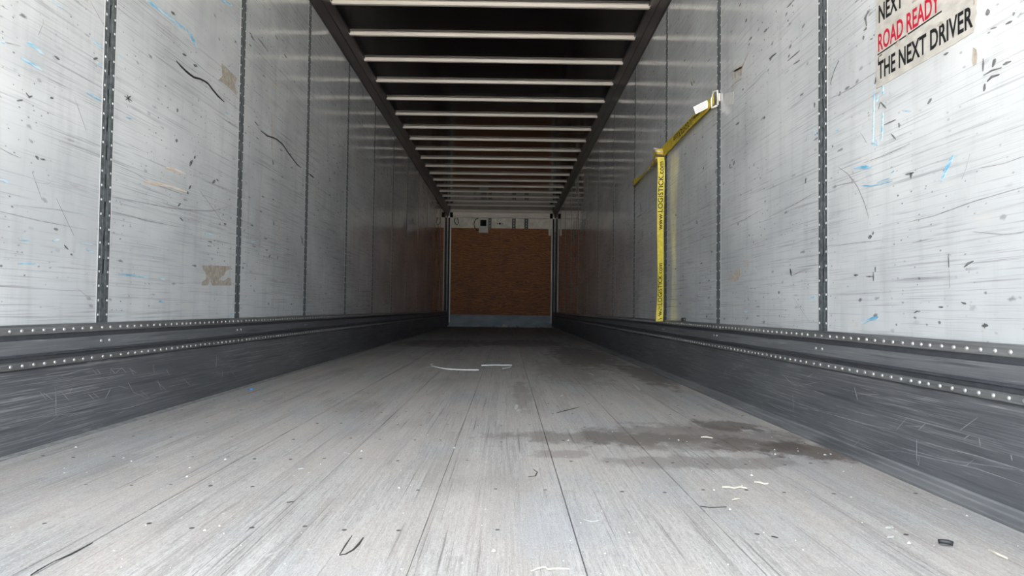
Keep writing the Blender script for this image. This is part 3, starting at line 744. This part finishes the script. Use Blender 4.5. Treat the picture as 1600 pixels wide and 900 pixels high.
# ------------------------------------------------------------------ things on the front wall
t = thing('sensor_box', 'pale grey box with a black square window above the plywood', 'sensor', (-0.576, YF - 0.017, 2.238))
MB().box(-0.684, -0.467, YF - 0.088, YF - 0.017, 2.238, 2.591).build('case', 'box', t, bevel=0.006)
MB().box(-0.652, -0.509, YF - 0.094, YF - 0.0885, 2.396, 2.538).build('window', 'black', t, bevel=0.002)
MB().box(-0.626, -0.611, YF - 0.096, YF - 0.0945, 2.416, 2.518).build('window_rib', 'hollow', t)
t = tag(MB().tube([(-0.703 - 0.10 * math.sin(a) , YF - 0.03, 2.447 + 0.14 * math.cos(a)) for a in [math.pi * k / 12 for k in range(13)]] + [(-0.754, YF - 0.03, 2.284)], 0.009, 6).build('cable_loop', 'black', at=None), 'black cable loop hanging beside the grey sensor box', 'cable')
t = tag(MB().tube([(-1.258, YF - 0.07, 2.579), (-1.268, YF - 0.07, 2.498), (-1.238, YF - 0.07, 2.436), (-1.197, YF - 0.07, 2.416), (-1.171, YF - 0.07, 2.457), (-1.182, YF - 0.07, 2.518), (-1.2, YF - 0.07, 2.584)], 0.010, 6).build('wire_bundle', 'black'), 'dark wire bundle hanging under the header by the corner strip', 'cable')
for i, (x, w_) in enumerate(((-0.62, 0.10), (-0.30, 0.06), (-0.04, 0.16), (0.12, 0.10), (0.25, 0.07), (0.70, 0.05), (0.83, 0.10), (0.93, 0.08))):
    mb = MB()
    h = 0.03 + 0.02 * ((i * 7) % 3)
    mb.add([(x - w_ / 2, YF - 0.16, 0), (x + w_ / 2, YF - 0.13, 0), (x + w_ / 2.4, YF - 0.05, 0), (x - w_ / 2.2, YF - 0.06, 0),
            (x - w_ / 4, YF - 0.12, h), (x + w_ / 5, YF - 0.10, h * 0.8), (x + w_ / 6, YF - 0.07, h * 0.9), (x - w_ / 5, YF - 0.08, h)],
           [(3, 2, 1, 0), (4, 5, 6, 7), (0, 1, 5, 4), (1, 2, 6, 5), (2, 3, 7, 6), (3, 0, 4, 7)])
    tag(mb.build('debris_scrap', 'chip' if i in (2, 3, 6, 7) else 'tan', at=(x, YF - 0.1, 0)), ('pale crumpled scrap' if i in (2, 3, 6, 7) else 'dull brown crumpled scrap') + ' lying along the foot of the front kick plate', 'scrap', 'scraps at the foot of the front wall')

# ------------------------------------------------------------------ yellow ratchet strap on the right wall
SX = XR - 0.010
ZS = 1.578
t = thing('cargo_strap', 'yellow printed cargo strap stretched between wall posts with hanging tail', 'strap', (XR - 0.01, POSTS[2], 0.36))
pts, ws, nd, wd_ = [], [], [], []
for k in range(21):
    u = k / 20
    y = 3.70 + (4.93 - 3.70) * u
    sag = 0.006 * math.sin(math.pi * u)
    pts.append((XR - 0.020 - 0.010 * math.sin(math.pi * u), y, ZS - sag + 0.01 * (1 - u)))
    ws.append(0.070 if u > 0.08 else 0.055)
    tilt = 0.18 * math.sin(u * 5.0)
    nd.append((-math.cos(tilt), 0, math.sin(tilt))); wd_.append((math.sin(tilt), 0, math.cos(tilt)))
main = MB().ribbon(pts, wd_, ws, 0.003, nd).build('webbing', 'olive', t)
pts2, ws2, nd2, wd2 = [], [], [], []
for k in range(17):
    u = k / 16
    y = 4.97 + (6.09 - 4.97) * u
    pts2.append((XR - 0.026 + 0.012 * u - 0.015 * math.sin(math.pi * u), y, 1.575 - 0.035 * math.sin(math.pi * u) + 0.0 * u))
    ws2.append(0.060 - 0.022 * math.sin(math.pi * min(1.0, u * 1.15)))
    tw = 0.5 * math.sin(math.pi * u)
    nd2.append((-math.cos(tw), 0, math.sin(tw))); wd2.append((math.sin(tw), 0, math.cos(tw)))
MB().ribbon(pts2, wd2, ws2, 0.003, nd2).build('webbing', 'olive', t)
# printed web address, upside down on the stretched webbing
vs, fs = text_shape('www.LOGISTICK.com', 0.62, 0.046, 0.010)
def on_strap(a, b):
    y = 3.93 + a
    u = (y - 3.70) / 1.23
    i = min(19, max(0, int(u * 20)))
    f = u * 20 - i
    p = Vector(pts[i]).lerp(Vector(pts[i + 1]), f); n = Vector(nd[i]).lerp(Vector(nd[i + 1]), f); w_ = Vector(wd_[i]).lerp(Vector(wd_[i + 1]), f)
    return p + n * 0.0042 + w_ * (0.023 - b)
mb = MB(); mb.add([on_strap(a, b) for a, b in vs], fs)
mb.build('printed_lettering', 'print', main)
# tail hanging from the buckle, facing the open doors
TX = [(1.528, 1.083, 0.050), (1.48, 1.087, 0.050), (1.40, 1.089, 0.047), (1.25, 1.0885, 0.045), (1.10, 1.088, 0.040), (0.98, 1.087, 0.036), (0.85, 1.087, 0.034), (0.72, 1.0865, 0.030), (0.58, 1.087, 0.030), (0.48, 1.086, 0.036), (0.41, 1.084, 0.046), (0.362, 1.083, 0.050)]
tp, tw_, tn, tv = [], [], [], []
for z, x, w_ in TX:
    x -= 0.003
    a = -math.acos(min(1.0, w_ / 0.050)) * 0.9
    tp.append((x, 4.86 + 0.010 * math.sin(z * 7), z)); tw_.append(0.050)
    tn.append((math.sin(a), -math.cos(a), 0)); tv.append((math.cos(a), math.sin(a), 0))
tail = MB().ribbon(tp, tv, tw_, 0.0025, tn).build('hanging_tail', 'yellow', t)
def on_tail(a, b, z0):
    z = z0 + a
    for i in range(len(tp) - 1):
        if tp[i][2] >= z >= tp[i + 1][2]:
            break
    f = (tp[i][2] - z) / (tp[i][2] - tp[i + 1][2])
    p = Vector(tp[i]).lerp(Vector(tp[i + 1]), f); n = Vector(tn[i]).lerp(Vector(tn[i + 1]), f); w_ = Vector(tv[i]).lerp(Vector(tv[i + 1]), f)
    return p + n * 0.0042 + w_ * (0.016 - b)
for z0, ln in ((1.010, 0.485), (0.372, 0.40)):
    vs, fs = text_shape('www.LOGISTICK.com', ln, 0.034, 0.010)
    mb = MB(); mb.add([on_tail(a, b, z0) for a, b in vs], fs)
    mb.build('printed_lettering', 'print', tail)
# cam buckle: body, roller bars, wire spring
bk = MB().box(1.062, 1.112, 4.90, 5.02, 1.545, 1.60).build('buckle', 'olive', t, bevel=0.006)
for i, (z, y) in enumerate(((1.612, 4.955), (1.585, 4.905), (1.556, 4.895), (1.533, 4.90))):
    MB().tube([(1.052, y, z), (1.120, y, z - 0.012)], 0.008, 8).build('roller_bar', 'zinc' if i != 2 else 'rust', bk, smooth=True)
MB().tube([(1.066, 4.95, 1.555), (1.035, 4.94, 1.515), (1.028, 4.94, 1.470), (1.052, 4.94, 1.478), (1.060, 4.94, 1.52), (1.040, 4.94, 1.475)], 0.004, 6).build('release_wire', 'rust', bk)
# end fittings hooked into the posts
hk = MB().tube([(XR - 0.012, 3.655, 1.545), (XR - 0.012, 3.655, 1.622), (XR - 0.024, 3.70, 1.632), (XR - 0.028, 3.715, 1.59), (XR - 0.026, 3.71, 1.545), (XR - 0.014, 3.66, 1.543)], 0.0055, 8).build('end_hook', 'white', t, smooth=True)
MB().box(XR - 0.012, XR + 0.008, 3.645, 3.668, 1.562, 1.606).build('hook_tongue', 'zinc', hk, bevel=0.002)
e2 = MB().box(XR - 0.018, XR + 0.006, 6.085, 6.125, 1.545, 1.602).build('end_hook', 'rust', t, bevel=0.004)
# sewn-on white tag standing off the webbing, facing the open doors
lb = MB().ribbon([(1.036, 3.812, 1.558), (1.075, 3.800, 1.577), (1.108, 3.794, 1.593)], (-0.35, 0, 1), 0.042, 0.0012, (0.12, -1, 0)).build('paper_tag', 'white', t)
for k in range(4):
    d = -0.0125 + 0.008 * k
    MB().ribbon([(1.044 - 0.33 * d, 3.8060, 1.562 + 0.94 * d), (1.068 - 0.33 * d, 3.8005, 1.5735 + 0.94 * d), (1.092 - 0.33 * d, 3.7955, 1.585 + 0.94 * d)], (-0.35, 0, 1), 0.0028, 0.0006, (0.12, -1, 0)).build('print_line', 'scratch', lb)

tp_ = tag(MB().ribbon([(XR - 0.0025, 3.575, 1.548), (XR - 0.0035, 3.50, 1.530), (XR - 0.0025, 3.425, 1.512)], (0, -0.15, 1), 0.062, 0.0008, (-1, 0, 0)).build('tape_patch', 'tape', at=(XR - 0.003, 3.5, 1.53)), 'cloudy strip of clear tape on wall panel next to the strap hook', 'tape')
tag(MB().box(XR - 0.0165, XR - 0.0015, 4.335, 4.395, 0.3727, 0.394).build('metal_clip', 'rubber', at=(XR - 0.009, 4.365, 0.3727), bevel=0.003), 'small black block resting on the scuff rail below the strap', 'clip')

# ------------------------------------------------------------------ peeling notice decal on the right wall
t = thing('notice_decal', 'peeling pale notice reading road ready the next driver', 'notice', (XR - 0.0002, 1.86, 1.13))
rnd = random.Random(11)
outl = [(2.090, 1.128), (2.02, 1.127), (1.93, 1.1265), (1.83, 1.125), (1.72, 1.124), (1.648, 1.126), (1.640, 1.136), (1.643, 1.15), (1.634, 1.165), (1.638, 1.18), (1.631, 1.20), (1.636, 1.225), (1.628, 1.26), (1.64, 1.30), (1.634, 1.34), (1.64, 1.395), (1.80, 1.400), (1.95, 1.398), (2.090, 1.402), (2.088, 1.32), (2.091, 1.24)]
mb = MB()
plate(mb, outl, lambda y, z: (XR - 0.0002, y, z), (-1, 0, 0), 0.0022)
film = mb.build('film', 'decal', t)
def notice(txt, y_left, y_right, z_l, z_r, cap, mat, bold=0.018):
    w_ = y_left - y_right
    vs, fs = text_shape(txt, w_, cap, bold)
    mb = MB()
    mb.add([(XR - 0.0029, y_left - a, z_l + (z_r - z_l) * a / w_ + b) for a, b in vs], fs)
    mb.build('lettering', mat, film)
notice('THE NEXT DRIVER', 2.079, 1.650, 1.152, 1.141, 0.052, 'print', 0.024)
notice('ROAD READY', 2.078, 1.778, 1.238, 1.236, 0.052, 'red', 0.022)
notice('NEXT', 2.074, 1.945, 1.326, 1.322, 0.052, 'print', 0.024)
MB().box(XR - 0.0031, XR - 0.0024, 1.770, 2.081, 1.2275, 1.2315).build('underline', 'print', film)
for (y0, z0, y1, z1, wd, mat) in ((1.985, 1.222, 1.96, 1.226, 0.010, 'tan'), (1.93, 1.225, 1.92, 1.228, 0.012, 'tan'),
                                  (2.076, 1.196, 2.076, 1.222, 0.004, 'print'), (2.076, 1.221, 2.055, 1.222, 0.003, 'print'), (1.79, 1.198, 1.765, 1.199, 0.008, 'tan'),
                                  (1.925, 1.355, 1.88, 1.340, 0.022, 'tan'), (1.90, 1.31, 1.87, 1.315, 0.010, 'tan'), (1.755, 1.30, 1.748, 1.285, 0.008, 'print'), (1.645, 1.19, 1.640, 1.25, 0.014, 'tan')):
    mb = MB()
    a, b = stroke_poly([(y0, z0), (y1, z1)], wd, 0.4, rnd)
    plate_stroke(mb, a, b, lambda y, z: (XR - 0.0028, y, z), (-1, 0, 0), 0.0006)
    mb.build('tear', mat, film)

# ------------------------------------------------------------------ marks worn into the floor boards
for kind, lst in FLOOR_MARKS.items():
    for wd, flat in lst:
        pts_ = [(flat[i] / 1000, flat[i + 1] / 1000) for i in range(0, len(flat), 2)]
        xc = sum(p[0] for p in pts_) / len(pts_); yc = sum(p[1] for p in pts_) / len(pts_)
        par = next((p for x0, x1, y0, y1, p in planks if x0 <= xc <= x1 and y0 <= yc <= y1), planks[0][4])
        a, b = stroke_poly(pts_, wd / 1000, 0.5, RND)
        mb = MB()
        plate_stroke(mb, a, b, lambda x, y: (x, y, -0.0005), (0, 0, 1), 0.0012)
        mb.build('gouge' if kind == 'dark' else 'pale_scrape', 'joint' if kind == 'dark' else 'pale', par)

# ------------------------------------------------------------------ litter on the floor
band1 = [(-0.560, 5.30), (-0.573, 5.22), (-0.545, 5.10), (-0.483, 4.99), (-0.41, 4.93), (-0.343, 4.904), (-0.27, 4.865), (-0.19, 4.83)]
tag(MB().ribbon([(x, y, 0.006 + 0.004 * math.sin(i)) for i, (x, y) in enumerate(band1)], (0, 0, 1), 0.008, 0.003, [(0.3, -1, 0)] * len(band1)).build('plastic_band', 'plastic', at=(-0.4, 4.95, 0)), 'long curved piece of white plastic strapping lying on floor boards', 'strapping')
band2 = [(-0.185, 5.20), (-0.09, 5.266), (-0.02, 5.31), (0.046, 5.344), (0.040, 5.20), (0.02, 5.056), (-0.026, 4.944)]
tag(MB().ribbon([(x, y, 0.006 + 0.004 * math.cos(i)) for i, (x, y) in enumerate(band2)], (0, 0, 1), 0.008, 0.003, [(0.3, -1, 0)] * 3 + [(0.7, -0.7, 0)] + [(1, -0.3, 0)] * 3).build('plastic_band', 'plastic', at=(-0.05, 5.15, 0)), 'sharply folded piece of white plastic strapping lying on floor boards', 'strapping')

def splinter(pts_, r, label):
    n = len(pts_)
    mb = MB().ribbon([(x, y, r * 0.6 + (0.002 if i % 2 else 0)) for i, (x, y) in enumerate(pts_)], (0, 1, 0.2), [r * (0.5 if i in (0, n - 1) else 1.6) for i in range(n)], r, (0, -0.2, 1))
    tag(mb.build('wood_splinter', 'straw', at=(pts_[0][0], pts_[0][1], 0)), label, 'splinter')
splinter([(0.541, 1.722), (0.556, 1.716), (0.568, 1.712), (0.584, 1.719), (0.599, 1.712)], 0.0028, 'thick frayed pale splinter lying beside the dark floor stain')
splinter([(0.640, 1.775), (0.650, 1.765), (0.660, 1.757), (0.668, 1.753)], 0.003, 'curved pale splinter beside the thick frayed splinter')
splinter([(0.527, 1.605), (0.537, 1.610), (0.550, 1.618)], 0.0022, 'thin short pale splinter on the board next to frayed splinter')
splinter([(0.677, 2.392), (0.695, 2.386), (0.714, 2.378)], 0.0036, 'pale straight splinter lying in the dark floor stain')
splinter([(0.045, 1.162), (0.060, 1.172), (0.071, 1.180), (0.074, 1.165), (0.092, 1.176), (0.110, 1.168)], 0.0017, 'bent pale splinter on the bare board near the rear opening')
splinter([(0.902, 1.24), (0.896, 1.262), (0.899, 1.285)], 0.003, 'small white splinter beside the black rubber plug')
mb = MB().tube([(0.826, 1.316, 0.006), (0.829, 1.313, 0.0075), (0.838, 1.309, 0.0075), (0.846, 1.304, 0.006)], 0.0045, 8)
tag(mb.build('rubber_plug', 'rubber', at=(0.836, 1.31, 0), smooth=True), 'small black rubber plug lying on the grey floor board', 'plug')
mb = MB().dome((-1.33, 3.62, 0), 0.012, 0.009, (0, 0, 1), 7)
tag(mb.build('plastic_bit', 'bluebit', at=(-1.33, 3.62, 0)), 'tiny blue plastic bit on the floor beside the scuff plate', 'bit')
proto = None
for i, (x, y) in enumerate(CHIPS):
    r = 0.0024 + 0.0009 * (i % 3)
    if proto is None:
        proto = MB().add([(x - r, y, 0), (x, y - r * 1.4, 0), (x + r * 1.2, y - r * 0.2, 0), (x + r * 0.3, y + r * 1.3, 0), (x - r * 0.2, y + r * 0.2, r * 0.9), (x + r * 0.3, y - r * 0.1, r * 0.8)],
                         [(3, 2, 1, 0), (0, 1, 4), (1, 5, 4), (1, 2, 5), (2, 3, 5), (3, 4, 5), (3, 0, 4)]).build('paint_chip', 'chip', at=(x, y, 0))
        tag(proto, 'tiny pale chip lying loose on the grey floor boards', 'chip', 'pale chips scattered over the floor boards')
    else:
        c = proto.copy(); COL.objects.link(c); c.location = (x, y, 0)
        k = 0.8 + 0.25 * (i % 4); c.scale = (k, k, k); c.rotation_euler = (0, 0, i * 1.7)
mb = MB()
rnd = random.Random(21)
for k in range(420):
    x = rnd.uniform(-1.36, 1.03); y = 1.0 + 6.5 * rnd.random() ** 1.7
    r = rnd.uniform(0.0007, 0.0021)
    mb.add([(x - r, y, 0.0004), (x, y - r, 0.0004), (x + r, y, 0.0004), (x, y + r, 0.0004), (x, y, 0.0004 + r)], [(0, 1, 4), (1, 2, 4), (2, 3, 4), (3, 0, 4), (3, 2, 1, 0)])
o = mb.build('floor_grit', 'chip', at=(0, 0, 0))
tag(o, 'fine pale grit sprinkled over the grey floor boards', 'grit')
o['kind'] = 'stuff'

# ------------------------------------------------------------------ yard outside the open doors
struct(MB().box(-45, 45, -60, 45, -1.45, -1.25).build('ground', 'concrete'))
